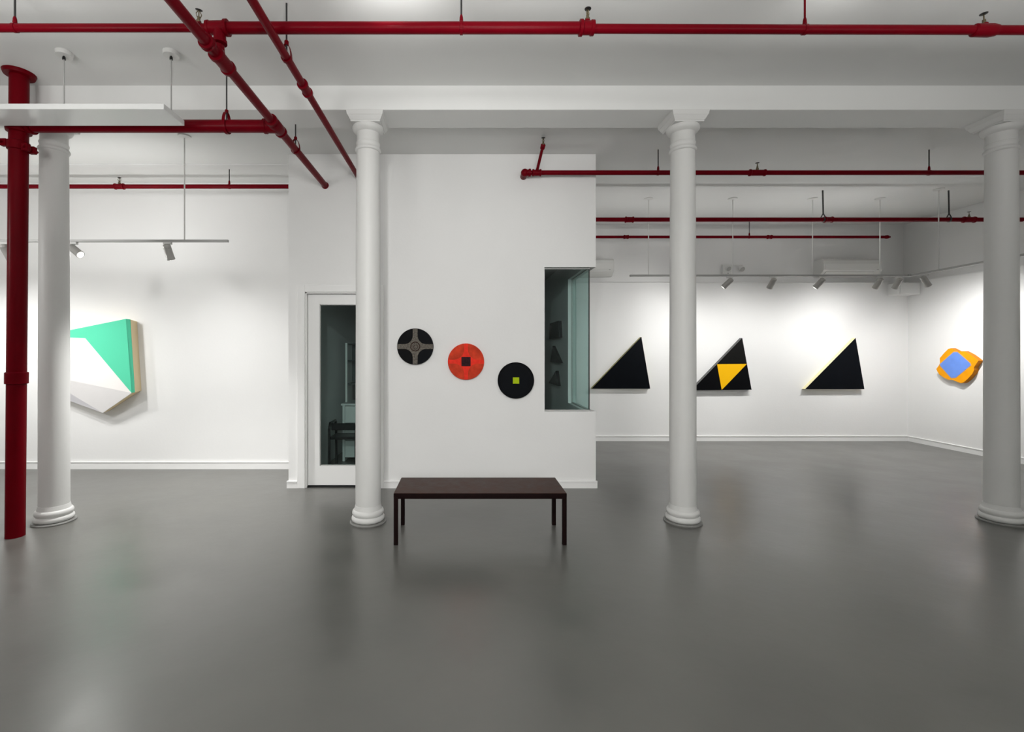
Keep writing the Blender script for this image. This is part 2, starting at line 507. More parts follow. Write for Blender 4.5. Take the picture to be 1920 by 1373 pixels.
def make_column(x, label):
    y = 4.62
    t = thing('column', label, 'column', (x, y, 0), 'cast iron columns under the beam')
    obj('floor_ring', lathe(BM(), [(0.176, 0.0), (0.178, 0.010), (0.170, 0.020), (0.120, 0.021)], (x, y, 0), seg=40), M['ring'], t, smooth=True)
    prof = [(0.120, 0.018), (0.145, 0.020), (0.156, 0.028), (0.161, 0.042), (0.159, 0.058), (0.150, 0.070), (0.144, 0.074),
            (0.147, 0.080), (0.153, 0.090), (0.155, 0.104), (0.152, 0.118), (0.143, 0.130), (0.135, 0.134), (0.131, 0.150),
            (0.126, 0.175), (0.100, 0.176)]
    obj('column_base', lathe(BM(), prof, (x, y, 0), seg=40), M['column'], t, smooth=True)
    shaft = [(0.1235, 0.17), (0.1230, 0.6), (0.1222, 1.3), (0.1205, 2.0), (0.1180, 2.8), (0.1150, 3.4), (0.1125, 3.66)]
    obj('shaft', lathe(BM(), shaft, (x, y, 0), seg=40), M['column'], t, smooth=True)
    neck = [(0.112, 3.650), (0.121, 3.655), (0.127, 3.664), (0.128, 3.672), (0.124, 3.682), (0.116, 3.688), (0.112, 3.700),
            (0.115, 3.722), (0.119, 3.728), (0.118, 3.738), (0.112, 3.744), (0.110, 3.80), (0.113, 3.832), (0.124, 3.838), (0.140, 3.850),
            (0.150, 3.866), (0.154, 3.882), (0.150, 3.894), (0.140, 3.900), (0.100, 3.902)]
    cap = obj('capital', lathe(BM(), neck, (x, y, 0), seg=40), M['column'], t, smooth=True)
    bm = BM()
    # square abacus flaring upwards in a cyma, capped by a fillet
    for (a, b, za, zb) in ((0.140, 0.141, 3.896, 3.912), (0.145, 0.166, 3.912, 3.950), (0.169, 0.171, 3.950, 3.962), (0.171, 0.177, 3.962, SOF + 0.002)):
        prism(bm, [(x - a, y - a, za), (x + a, y - a, za), (x + a, y + a, za), (x - a, y + a, za)],
              [(x - b, y - b, zb), (x + b, y - b, zb), (x + b, y + b, zb), (x - b, y + b, zb)])
    obj('abacus', bm, M['column'], cap)
    return t


make_column(-4.046, 'leftmost white column, right behind the thick red floor-to-ceiling pipe')
make_column(-0.938, 'white column in front of the glass door, left of the bench')
make_column(2.176, 'white column right of the bench, between two black triangle paintings')
make_column(5.330, 'rightmost white column, shaded grey, beside the orange and blue wall piece')


# ---------------------------------------------------------------- red sprinkler pipes
def run(name, label, cat, p0, p1, r, mat='red', group=None, seg=20):
    """a straight pipe run as a thing; the pipe is its main part"""
    t = thing(name, label, cat, p0, group)
    obj('pipe', tube(BM(), p0, p1, r, seg), M[mat], t, smooth=True)
    return t


def coupling(t, c, axis, r, length, mat='red', name='coupling', beads=True):
    c = Vector(c)
    a = Vector(axis).normalized()
    h = length / 2
    if beads:
        prof = [(r * 1.10, -h), (r * 1.42, -h + 0.004), (r * 1.46, -h + 0.016), (r * 1.26, -h + 0.022), (r * 1.24, h - 0.022),
                (r * 1.46, h - 0.016), (r * 1.42, h - 0.004), (r * 1.10, h)]
    else:
        prof = [(r * 1.05, -h), (r * 1.22, -h + 0.004), (r * 1.22, h - 0.004), (r * 1.05, h)]
    return obj(name, lathe(BM(), prof, c, a, 24), M[mat], t, smooth=True)


def hanger(t, c, axis, r, top, ring_mat='red', rod_mat='rod', slim=False):
    """ring hanger round the pipe at c and its threaded rod up to height top"""
    c = Vector(c)
    bm = BM()
    tube(bm, (c.x, c.y, c.z + r), (c.x, c.y, top), 0.0065, 8)
    obj('hanger_rod', bm, M[rod_mat], t, smooth=True)
    bm = BM()
    if slim:
        lathe(bm, [(r * 1.02, -0.011), (r * 1.14, -0.010), (r * 1.14, 0.010), (r * 1.02, 0.011)], c, axis, 20)
        lathe(bm, [(0.010, r), (0.014, r + 0.01), (0.012, r + 0.035), (0.008, r + 0.05)], c, (0, 0, 1), 10)
    else:
        # pear-shaped ring: open loop standing above the pipe
        a = Vector(axis).normalized()
        side = a.cross(Vector((0, 0, 1))).normalized()
        n = 26
        pts = []
        for i in range(n):
            th = 2 * PI * i / n
            up = math.sin(th)
            rr = r * 1.10
            z = up * rr if up < 0 else up * (rr + 0.062)
            w = math.cos(th) * rr
            pts.append(c + side * w + Vector((0, 0, z)))
        for i in range(n):
            p, q = pts[i], pts[(i + 1) % n]
            rad_p = (p - c).normalized() * 0.006
            rad_q = (q - c).normalized() * 0.006
            d = a * 0.013
            prism(bm, [p - d, p + d, p + d + rad_p, p - d + rad_p], [q - d, q + d, q + d + rad_q, q - d + rad_q])
        lathe(bm, [(0.012, r + 0.062), (0.016, r + 0.062 + 0.008), (0.016, r + 0.062 + 0.026), (0.010, r + 0.062 + 0.034)], c, (0, 0, 1), 10)
    return obj('hanger_ring', bm, M[ring_mat], t)


def sprinkler(t, p, r, axis=(0, 0, 1)):
    """upright head on a short outlet: stem, frame arms, deflector"""
    p = Vector(p)
    a = Vector(axis).normalized()
    s = a.orthogonal().normalized()
    h = obj('sprinkler_head', lathe(BM(), [(0.016, r * 0.9), (0.017, r + 0.012), (0.011, r + 0.016), (0.010, r + 0.036), (0.004, r + 0.040), (0.004, r + 0.072)], p, a, 12), M['brass'], t, smooth=True)
    bm = BM()
    for k in (-1, 1):
        q0 = p + a * (r + 0.030) + s * 0.010 * k
        q1 = p + a * (r + 0.052) + s * 0.017 * k
        q2 = p + a * (r + 0.074) + s * 0.004 * k
        tube(bm, q0, q1, 0.003, 6)
        tube(bm, q1, q2, 0.003, 6)
    obj('frame_arms', bm, M['brass'], h)
    obj('deflector', lathe(BM(), [(0.010, r + 0.074), (0.022, r + 0.076), (0.023, r + 0.079), (0.006, r + 0.081)], p, a, 14), M['dark_metal'], h)
    return h


# main pipe across the top of the picture (three diameters)
MY, MZ = 3.24, EYE + 2.25
mx = lambda px: (px - 868) / 875 * MY
t = thing('sprinkler_main_pipe', 'long red pipe crossing the whole ceiling nearest the camera', 'pipe', (mx(410), MY, MZ))
obj('pipe', tube(BM(), (-7.55, MY, MZ), (mx(395), MY, MZ), 0.027, 20), M['red'], t, smooth=True)
obj('pipe', tube(BM(), (mx(395), MY, MZ), (mx(1102), MY, MZ), 0.0385, 24), M['red'], t, smooth=True)
obj('pipe', tube(BM(), (mx(1102), MY, MZ - 0.006), (8.35, MY, MZ - 0.030), 0.030, 20), M['red'], t, smooth=True)
bm = BM()
lathe(bm, [(0.030, -0.075), (0.046, -0.072), (0.048, -0.056), (0.043, -0.050), (0.045, 0.050), (0.054, 0.054), (0.054, 0.074), (0.040, 0.076)], (mx(408), MY, MZ), (1, 0, 0), 24)
lathe(bm, [(0.040, 0.0), (0.040, 0.085), (0.047, 0.088), (0.047, 0.108), (0.034, 0.110)], (mx(412), MY, MZ), (0, 0.02, -1), 20)
obj('tee_fitting', bm, M['red'], t, smooth=True)
coupling(t, (mx(372), MY, MZ), (1, 0, 0), 0.027, 0.05)
bm = BM()
lathe(bm, [(0.040, -0.055), (0.053, -0.050), (0.053, -0.030), (0.044, -0.024), (0.044, 0.024), (0.050, 0.030), (0.049, 0.050), (0.032, 0.054)], (mx(1100), MY, MZ), (1, 0, 0), 24)
lathe(bm, [(0.022, 0.0), (0.022, 0.050), (0.016, 0.056)], (mx(1101), MY, MZ), (0, 0, 1), 16)
obj('reducer', bm, M['red'], t, smooth=True)
sprinkler(t, (mx(1101), MY, MZ + 0.012), 0.042, (0.04, 0, 1))
bm = BM()
lathe(bm, [(0.032, -0.080), (0.041, -0.070), (0.043, 0.040), (0.036, 0.080), (0.030, 0.085)], (mx(1846), MY, MZ - 0.017), (1, 0, 0), 20)
lathe(bm, [(0.020, 0.0), (0.020, 0.045), (0.015, 0.050)], (mx(1846), MY, MZ - 0.017), (0, 0, 1), 14)
obj('tee_fitting', bm, M['red'], t, smooth=True)
sprinkler(t, (mx(1846), MY, MZ - 0.02), 0.040, (-0.05, 0, 1))
sprinkler(t, (mx(372), MY, MZ), 0.034, (0.15, -0.2, 1))
hanger(t, (mx(28), MY, MZ), (1, 0, 0), 0.027, ZF, slim=True)
hanger(t, (mx(865), MY, MZ), (1, 0, 0), 0.0385, ZF, slim=True)
hanger(t, (mx(1509), MY, MZ - 0.012), (1, 0, 0), 0.030, ZF, rod_mat='red', slim=True)

# branch running away from the camera into the centre wall
BX, BZ = -1.70, EYE + 2.055
t = run('sprinkler_branch_pipe', 'thicker diagonal red pipe running into the wall above the glass door', 'pipe', (BX, -3.0, BZ), (BX, CY + 0.02, BZ), 0.036)
coupling(t, (BX, 3.10, BZ), (0, 1, 0), 0.036, 0.05)
bm = BM()
lathe(bm, [(0.038, -0.10), (0.053, -0.096), (0.055, -0.07), (0.047, -0.06), (0.047, 0.06), (0.055, 0.07), (0.053, 0.096), (0.038, 0.10)], (BX, 3.30, BZ), (0, 1, 0), 24)
lathe(bm, [(0.040, 0.0), (0.040, 0.075), (0.034, 0.080)], (BX, 3.25, BZ), (0, -0.12, 1), 20)
obj('tee_fitting', bm, M['red'], t, smooth=True)
bm = BM()
lathe(bm, [(0.038, -0.13), (0.054, -0.125), (0.056, -0.10), (0.046, -0.085), (0.054, -0.07), (0.054, 0.07), (0.047, 0.085), (0.056, 0.10), (0.054, 0.125), (0.038, 0.13)], (BX, 4.25, BZ), (0, 1, 0), 24)
lathe(bm, [(0.060, 0.0), (0.060, 0.085), (0.066, 0.088), (0.066, 0.110), (0.050, 0.112)], (BX, 4.25, BZ), (-1, 0, 0), 24)
obj('tee_fitting', bm, M['red'], t, smooth=True)
hanger(t, (BX, 4.74, BZ), (0, 1, 0), 0.036, SOF + 0.005, ring_mat='red_dark')
coupling(t, (BX, CY - 0.004, BZ), (0, 1, 0), 0.036, 0.016, name='escutcheon', beads=False)

# second branch, farther right
DX_, DZ_ = -1.285, EYE + 2.145
t = run('sprinkler_branch_pipe', 'thinner diagonal red pipe passing behind the column by the glass door', 'pipe', (DX_, -3.0, DZ_), (DX_, CY + 0.02, DZ_), 0.029)
hanger(t, (DX_, 3.40, DZ_), (0, 1, 0), 0.029, ZF, ring_mat='red_dark')
bm = BM()
lathe(bm, [(0.030, -0.075), (0.043, -0.072), (0.044, -0.052), (0.036, -0.046), (0.036, 0.046), (0.044, 0.052), (0.043, 0.072), (0.030, 0.075)], (DX_, 3.80, DZ_), (0, 1, 0), 20)
obj('coupling', bm, M['red'], t, smooth=True)

# riser on the left with its branch to the right
RX, RYY = -4.056, 4.25
pb, pt = Vector((-4.078, RYY, 0)), Vector((-4.040, RYY, ZF))
ax = (pt - pb).normalized()
t = thing('riser_pipe', 'thick red pipe standing floor to ceiling at the left edge', 'pipe', (RX, RYY, 0))
obj('pipe', tube(BM(), pb, pt, 0.071, 32), M['red_dark'], t, smooth=True)
at = lambda z: pb + (pt - pb) * (z / ZF)
obj('ceiling_flange', lathe(BM(), [(0.074, 0.0), (0.112, 0.004), (0.122, 0.030), (0.122, 0.035)], at(ZF - 0.034), ax, 32), M['red_dark'], t, smooth=True)
z1 = W(0, 709, RYY).z
obj('coupling', lathe(BM(), [(0.072, -0.055), (0.083, -0.05), (0.083, 0.05), (0.072, 0.055)], at(z1), ax, 32), M['red_dark'], t, smooth=True)
z2 = W(0, 275, RYY).z
cl = obj('grooved_clamp', lathe(BM(), [(0.072, -0.042), (0.083, -0.036), (0.083, 0.036), (0.072, 0.042)], at(z2), ax, 32), M['red_dark'], t, smooth=True)
for s, dz in ((-1, 0.022), (1, -0.022)):
    bm = BM()
    c = at(z2 + dz)
    x0, x1 = sorted((c.x + s * 0.066, c.x + s * 0.126))
    box(bm, x0, x1, c.y - 0.055, c.y - 0.012, c.z - 0.034, c.z + 0.034, 0.010)
    box(bm, x0, x1, c.y + 0.012, c.y + 0.055, c.z - 0.034, c.z + 0.034, 0.010)
    tube(bm, (c.x + s * 0.103, c.y - 0.075, c.z), (c.x + s * 0.103, c.y + 0.075, c.z), 0.012, 10)
    obj('clamp_ear', bm, M['red_dark'], cl)
z3 = BZ - 0.02
bm = BM()
lathe(bm, [(0.074, -0.105), (0.092, -0.098), (0.096, -0.072), (0.086, -0.060), (0.082, 0.0), (0.086, 0.060), (0.096, 0.072), (0.092, 0.098), (0.074, 0.105)], at(z3 + 0.06), ax, 32)
lathe(bm, [(0.062, 0.0), (0.062, 0.10), (0.072, 0.104), (0.072, 0.124), (0.056, 0.126)], at(BZ), (1, 0, 0), 28)
obj('tee_fitting', bm, M['red_dark'], t, smooth=True)

t = run('sprinkler_branch_pipe', 'short fat red pipe crossing under the hanging white panel', 'pipe', (RX + 0.145, RYY, BZ), (BX - 0.112, RYY, BZ), 0.056, seg=28)
c = W(425, 237, RYY)
hanger(t, (c.x, RYY, BZ), (1, 0, 0), 0.056, ZF)

# pipe along the left rear wall
PY, PZ = 6.20, EYE + 2.198
pxx = lambda px: (px - 868) / 875 * PY
t = run('sprinkler_branch_pipe', 'slim red pipe along the ceiling edge above the green and white artwork', 'pipe', (-7.55, PY, PZ), (CX0, PY, PZ), 0.028)
hanger(t, (pxx(430), PY, PZ), (1, 0, 0), 0.028, ZR - 0.008, ring_mat='red', slim=True)
hanger(t, (pxx(-4), PY, PZ), (1, 0, 0), 0.028, ZR - 0.008, ring_mat='red', slim=True)
coupling(t, (pxx(224), PY, PZ), (1, 0, 0), 0.028, 0.13, beads=True)
sprinkler(t, (pxx(224), PY, PZ), 0.040)

# right-hand pipe nearest the camera, elbowing into the centre wall
AY, AZ = 5.63, EYE + 336 / 875 * 5.63
axx = lambda px: (px - 868) / 875 * AY
t = thing('sprinkler_branch_pipe', 'red pipe with an elbow out of the centre wall, nearest run on the right', 'pipe', (axx(985), AY, AZ))
obj('pipe', tube(BM(), (axx(985), AY, AZ), (8.45, AY, AZ), 0.028, 20), M['red'], t, smooth=True)
bm = BM()
ex = axx(984)
bmesh.ops.create_uvsphere(bm, u_segments=20, v_segments=12, radius=0.047, matrix=Matrix.Translation((ex, AY, AZ)))
lathe(bm, [(0.038, 0.0), (0.038, 0.045), (0.046, 0.048), (0.046, 0.070), (0.030, 0.072)], (ex, AY, AZ), (1, 0, 0), 20)
lathe(bm, [(0.040, 0.0), (0.040, CY - AY), (0.028, CY - AY + 0.002)], (ex, AY, AZ), (0, 1, 0), 20)
obj('elbow_fitting', bm, M['red'], t, smooth=True)
bm = BM()
tx = axx(1006)
lathe(bm, [(0.029, -0.055), (0.042, -0.050), (0.042, -0.034), (0.036, -0.030), (0.036, 0.034), (0.042, 0.038), (0.042, 0.054), (0.029, 0.058)], (tx, AY, AZ), (1, 0, 0), 20)
obj('tee_fitting', bm, M['red'], t, smooth=True)
s0 = Vector((tx, AY, AZ))
s1 = W(1018.5, 272, 5.28)
bm = BM()
tube(bm, s0, s1, 0.0175, 16)
lathe(bm, [(0.018, -0.055), (0.027, -0.045), (0.027, 0.0), (0.018, 0.012)], s1, (s1 - s0), 16)
obj('sprig_pipe', bm, M['red'], t, smooth=True)
sprinkler(t, s1, 0.0, (0, -0.1, 1))
hanger(t, (axx(1234), AY, AZ), (1, 0, 0), 0.028, ZR, slim=True)
hanger(t, (axx(1742), AY, AZ), (1, 0, 0), 0.028, ZR, slim=True)
coupling(t, (axx(1420), AY, AZ), (1, 0, 0), 0.028, 0.20, name='tee_fitting')
sprinkler(t, (axx(1420), AY, AZ), 0.040)

# middle and rear pipes of the right bay
QY, QZ = 7.05, EYE + 248 / 875 * 7.05
qxx = lambda px: (px - 868) / 875 * QY
t = run('sprinkler_branch_pipe', 'middle of the three red pipes over the black triangles, with forked hangers', 'pipe', (CX1, QY, QZ), (8.45, QY, QZ), 0.032)
for px in (1180, 1553):
    coupling(t, (qxx(px), QY, QZ), (1, 0, 0), 0.032, 0.13)
coupling(t, (qxx(1817), QY, QZ), (1, 0, 0), 0.032, 0.18, name='tee_fitting')
sprinkler(t, (qxx(1817), QY, QZ), 0.040)
for px in (1543.5, 1779.5):
    x = qxx(px)
    bm = BM()
    tube(bm, (x, QY, QZ + 0.085), (x - 0.008, QY, ZR), 0.010, 8)
    obj('hanger_rod', bm, M['rod'], t, smooth=True)
    bm = BM()
    for s in (-1, 1):
        tube(bm, (x, QY, QZ + 0.095), (x + s * 0.036, QY, QZ + 0.030), 0.0075, 8)
    lathe(bm, [(0.034, -0.011), (0.037, -0.010), (0.037, 0.010), (0.034, 0.011)], (x, QY, QZ), (1, 0, 0), 16)
    obj('hanger_clevis', bm, M['rod'], t)

SY, SZ = 8.55, EYE + 215.5 / 875 * 8.55
sxx = lambda px: (px - 868) / 875 * SY
t = run('sprinkler_branch_pipe', 'rearmost and thinnest red pipe high on the back right wall', 'pipe', (CX1, SY, SZ), (sxx(1662), SY, SZ), 0.026)
for px in (1174, 1443):
    coupling(t, (sxx(px), SY, SZ), (1, 0, 0), 0.026, 0.09)
hanger(t, (sxx(1405), SY, SZ), (1, 0, 0), 0.026, ZR, slim=True)
obj('end_cap', lathe(BM(), [(0.030, -0.03), (0.034, 0.0), (0.028, 0.03), (0.014, 0.045), (0.014, 0.060)], (sxx(1663), SY, SZ), (1, 0, 0), 16), M['red'], t, smooth=True)

# ---------------------------------------------------------------- hanging white panel at the left
HZ = EYE + 1.985
t = thing('hanging_panel', 'white rectangular panel hung from two thin rods at the upper left', 'panel light', (-3.2, 3.95, HZ))
obj('panel', box(BM(), -4.45, -2.445, 3.815, 4.098, HZ, HZ + 0.046, 0.003), M['panel'], t)
for px in (120, 321):
    x = (px - 868) / 875 * 3.95
    c = obj('canopy', lathe(BM(), [(0.060, 0.0), (0.062, 0.004), (0.062, 0.034), (0.060, 0.036)], (x, 3.95, ZF - 0.036), seg=28), M['white_metal'], t, smooth=True)
    obj('rod', tube(BM(), (x, 3.95, HZ + 0.046), (x, 3.95, ZF - 0.030), 0.006, 8), M['grey_metal'], t, smooth=True)
    obj('rod_grip', lathe(BM(), [(0.013, 0), (0.012, 0.02), (0.006, 0.03)], (x, 3.95, ZF - 0.066), seg=12), M['dark_metal'], c, smooth=True)


# ---------------------------------------------------------------- lighting tracks and spotlights
def pendant_rod(t, x, y, z0, ceil):
    obj('rod', tube(BM(), (x, y, z0), (x, y, ceil - 0.010), 0.0075, 8), M['white_metal'], t, smooth=True)
    obj('canopy', lathe(BM(), [(0.012, 0.0), (0.030, 0.006), (0.066, 0.010), (0.068, 0.022), (0.066, 0.024)], (x, y, ceil - 0.024), seg=24), M['white_metal'], t, smooth=True)


LTY, LTZ = 5.27, EYE + 208 / 875 * 5.27
t = thing('lighting_track', 'pale lighting track hung before the wall with the green artwork', 'light track', (-4.5, LTY, LTZ))
obj('rail', box(BM(), -7.3, -2.65, LTY - 0.018, LTY + 0.018, LTZ - 0.013, LTZ + 0.013, 0.002), M['grey_metal'], t)
for px in (346, -170):
    pendant_rod(t, (px - 868) / 875 * LTY, LTY, LTZ + 0.01, ZR)

RTY, RTZ = 7.42, EYE + 143 / 875 * 7.42
KX, KY = 7.10, 7.42
t = thing('lighting_track', 'pale lighting track bending round above the black triangle paintings', 'light track', (4.9, RTY, RTZ))
bm = BM()
box(bm, (1181 - 868) / 875 * RTY, KX, RTY - 0.018, RTY + 0.018, RTZ - 0.014, RTZ + 0.014, 0.002)
obj('rail', bm, M['grey_metal'], t)
bm = BM()
e0, e1 = Vector((KX, KY, RTZ)), Vector((7.22, 5.4, RTZ + 0.045))
d = (e1 - e0).normalized()
s = Vector((0.018 * 1, 0, 0))
prism(bm, [e0 - s + Vector((0, 0, -0.014)), e0 + s + Vector((0, 0, -0.014)), e0 + s + Vector((0, 0, 0.014)), e0 - s + Vector((0, 0, 0.014))],
      [e1 - s + Vector((0, 0, -0.014)), e1 + s + Vector((0, 0, -0.014)), e1 + s + Vector((0, 0, 0.014)), e1 - s + Vector((0, 0, 0.014))])
obj('rail', bm, M['grey_metal'], t)
obj('corner_joint', box(BM(), KX - 0.05, KX + 0.024, KY - 0.05, KY + 0.024, RTZ - 0.016, RTZ + 0.016, 0.004), M['grey_metal'], t)
for px in (1216, 1374, 1523.5, 1650):
    pendant_rod(t, (px - 868) / 875 * RTY, RTY, RTZ + 0.01, ZR)
pendant_rod(t, (1760 - 868) / 875 * 6.99, 6.99, RTZ + 0.02, ZR)

LIGHTS = []


def make_head():
    """track head built at the origin hanging down; barrel points along -Z until aimed"""
    t = thing('spotlight', 'x', 'spotlight', (0, 0, 0))
    bm = BM()
    box(bm, -0.045, 0.045, -0.017, 0.017, -0.026, 0.0, 0.003)
    obj('track_adapter', bm, M['white_metal'], t)
    bm = BM()
    tube(bm, (0, 0, -0.02), (0, 0, -0.062), 0.010, 10)
    obj('stem', bm, M['white_metal'], t, smooth=True)
    pv = (0, 0, -0.075)
    prof = [(0.020, 0.052), (0.034, 0.046), (0.040, 0.036), (0.041, 0.020), (0.038, 0.018), (0.038, 0.013), (0.041, 0.011), (0.042, -0.100), (0.044, -0.104), (0.044, -0.124), (0.037, -0.125)]
    body = obj('barrel', lathe(BM(), prof, pv, seg=24), M['head'], t, smooth=True, origin=pv)
    lens = obj('lens', lathe(BM(), [(0.034, -0.1275), (0.034, -0.1255)], pv, seg=20), M['lens'], body)
    return t, body


def copy_tree(o, parent=None):
    c = o.copy()
    C.objects.link(c)
    if parent is not None:
        c.parent = parent
    for ch in o.children:
        copy_tree(ch, c)
    return c


head0, _ = make_head()
head0_used = False


def place_head(loc, aim, label, group, watts=0.0, angle=55, yaw=0.0, blend=1.0, color=(1, 0.99, 0.972)):
    global head0_used
    t = copy_tree(head0) if head0_used else head0
    head0_used = True
    t.location = loc
    t['label'] = label
    t['group'] = group
    body = [c for c in t.children if c.name.startswith('barrel')][0]
    piv = Vector(loc) + Vector((0, 0, -0.075))
    d = (Vector(aim) - piv).normalized()
    body.rotation_euler = d.to_track_quat('-Z', 'Y').to_euler()
    if watts:
        l = lamp('spot_beam', 'SPOT', piv + d * 0.135, watts, aim=piv + d * 2, angle=angle, blend=blend, radius=0.035, color=color)
    return t


gl_ = 'spotlights on the left track'
z = LTZ - 0.013
place_head((-5.17, LTY, z), (-4.8, 6.55, 0.35), 'track spotlight partly hidden by the thick red pipe', gl_, 90, 124)
place_head((-4.40, LTY, z), (-3.2, 5.0, 1.95), 'track spotlight just right of the leftmost column, glowing at its mouth', gl_, 36, 130)
place_head((-3.335, LTY, z), (-3.35, 6.5, 0.75), 'track spotlight near the free end of the left track', gl_, 85, 126)
gr_ = 'spotlights on the right track'
z = RTZ - 0.014
hx = lambda px: (px - 868) / 875 * RTY
place_head((hx(1368), RTY, z), (3.1, RY, 1.2), 'spotlight right of the third column, below the emergency lamp', gr_, 95, 148)
place_head((hx(1449.5), RTY, z), (4.75, RY, 1.0), 'spotlight second from the left on the right track, above the yellow triangle painting', gr_, 60, 148)
place_head((hx(1540), RTY, z), (4.9, RY, 1.1), 'spotlight at the left end of the air conditioner', gr_, 42, 148)
place_head((hx(1649), RTY, z), (6.6, RY, 1.1), 'spotlight at the right end of the air conditioner', gr_, 74, 148)
place_head((hx(1685), RTY, z), (7.0, RY, 1.0), 'spotlight at the corner bend of the right track, before the white corner box', gr_, 63, 148)
place_head(W(1733, 513, 7.25) - Vector((0, 0, 0.016)), (8.3, 7.4, 1.35), 'rightmost spotlight, on the slanting end of the right track', gr_, 150, 148)

# ---------------------------------------------------------------- bench
bx0, bx1, by0, by1, bz = -0.602, 0.902, 4.05, 4.556, 0.454
t = thing('bench', 'low dark brown rectangular bench standing before the centre wall', 'bench', (0.15, 4.3, 0))
obj('seat', box(BM(), bx0 + 0.003, bx1 - 0.003, by0 + 0.003, by1 - 0.003, bz - 0.006, bz, 0.002), M['bench'], t)
obj('top_frame', box(BM(), bx0, bx1, by0, by1, bz - 0.040, bz - 0.004, 0.002), M['bench_leg'], t)  # dark frame puts the shade of the seat front into its colour
lw = 0.037
for x in (bx0, bx1 - lw):
    for y in (by0, by1 - lw):
        obj('leg', box(BM(), x + 0.0005, x + lw - 0.0005, y + 0.0005, y + lw - 0.0005, 0, bz - 0.039, 0.002), M['bench_leg'], t)
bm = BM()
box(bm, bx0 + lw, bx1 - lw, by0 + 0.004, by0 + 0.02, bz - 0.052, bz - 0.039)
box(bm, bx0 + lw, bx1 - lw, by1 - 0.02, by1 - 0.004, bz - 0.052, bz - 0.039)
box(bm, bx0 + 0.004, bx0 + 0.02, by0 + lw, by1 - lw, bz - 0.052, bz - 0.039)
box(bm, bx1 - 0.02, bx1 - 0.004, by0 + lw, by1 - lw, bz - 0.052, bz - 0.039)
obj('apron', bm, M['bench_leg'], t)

# ---------------------------------------------------------------- round works on the centre wall
DR = 0.2235
DY0 = CY - 0.034                          # front face


def quadrant(cx, cz, sx, sz, gap, corner, R, y, thick, n=14):
    """one rounded quarter field of a disc, set a little proud"""
    pts = []
    a0 = math.asin(gap / R)
    for i in range(n + 1):                # outer arc
        a = a0 + (PI / 2 - 2 * a0) * i / n
        pts.append((math.cos(a) * R, math.sin(a) * R))
    c = gap + corner                      # rounded inner corner
    for i in range(n + 1):
        a = PI + (PI / 2) * i / n
        u, v = c + corner * math.cos(a), c + corner * math.sin(a)
        pts.append((u, v))
    front = [Vector((cx + sx * u, y, cz + sz * v)) for u, v in pts]
    return slab(BM(), front, (0, thick, 0))


def disc_body(t, cx, cz, mat, edge_mat):
    obj('disc_edge', lathe(BM(), [(DR - 0.003, 0.0), (DR, 0.004), (DR, CY - DY0 + 0.002)], (cx, DY0 + 0.0015, cz), (0, 1, 0), 64), M[edge_mat], t, smooth=True)
    obj('disc_face', lathe(BM(), [(DR - 0.003, 0.0), (DR - 0.002, 0.003)], (cx, DY0 - 0.001, cz), (0, 1, 0), 64), M[mat], t)


def square(t, name, cx, cz, h, mat, proud=0.003):
    obj(name, box(BM(), cx - h, cx + h, DY0 - 0.001 - proud, DY0, cz - h, cz + h), M[mat], t)


cpos = [W(778.5, 650, DY0), W(873.8, 678.3, DY0), W(967.5, 713.7, DY0)]
g = 'round works in a descending row on the centre wall'
c = cpos[0]
t = thing('round_artwork', 'round black work with a taupe cross, highest of the three discs', 'artwork', (c.x, CY, c.z), g)
disc_body(t, c.x, c.z, 'taupe', 'black')
for sx in (-1, 1):
    for sz in (-1, 1):
        obj('black_field', quadrant(c.x, c.z, sx, sz, 0.030, 0.105, DR - 0.003, DY0 - 0.003, 0.0025), M['black_blue' if sx > 0 else 'black'], t)
rust = BM()
torus(rust, (c.x, DY0 - 0.001, c.z), (0, 1, 0), 0.055, 0.0048, 30, 6)
torus(rust, (c.x + 0.004, DY0 - 0.001, c.z - 0.004), (0, 1, 0), 0.024, 0.003, 20, 6)
for k in range(10):
    a = k * PI / 5 + 0.2
    tube(rust, (c.x + 0.03 * math.cos(a), DY0 - 0.0015, c.z + 0.03 * math.sin(a)), (c.x + 0.048 * math.cos(a + 0.5), DY0 - 0.0015, c.z + 0.048 * math.sin(a + 0.5)), 0.0016, 6)
obj('rust_ring', rust, M['rust'], t)
c = cpos[1]
t = thing('round_artwork', 'round orange-red work with a dark maroon centre square, middle of the three discs', 'artwork', (c.x, CY, c.z), g)
disc_body(t, c.x, c.z, 'bright_red', 'orange_red')
for sx in (-1, 1):
    for sz in (-1, 1):
        obj('orange_field', quadrant(c.x, c.z, sx, sz, 0.024, 0.125, DR - 0.003, DY0 - 0.0025, 0.002), M['orange_red'], t)
square(t, 'center_square', c.x, c.z, 0.0565, 'maroon', 0.004)
c = cpos[2]
t = thing('round_artwork', 'round black work with a small lime green square, lowest of the three discs', 'artwork', (c.x, CY, c.z), g)
disc_body(t, c.x, c.z, 'black_blue', 'black')
obj('raised_rim', torus(BM(), (c.x, DY0 + 0.001, c.z), (0, 1, 0), DR - 0.008, 0.006, 64, 8), M['black'], t, smooth=True)
obj('inner_ring', torus(BM(), (c.x, DY0 - 0.001, c.z), (0, 1, 0), DR - 0.040, 0.0022, 56, 6), M['soft_black'], t, smooth=True)
square(t, 'center_square', c.x, c.z, 0.0385, 'lime', 0.004)


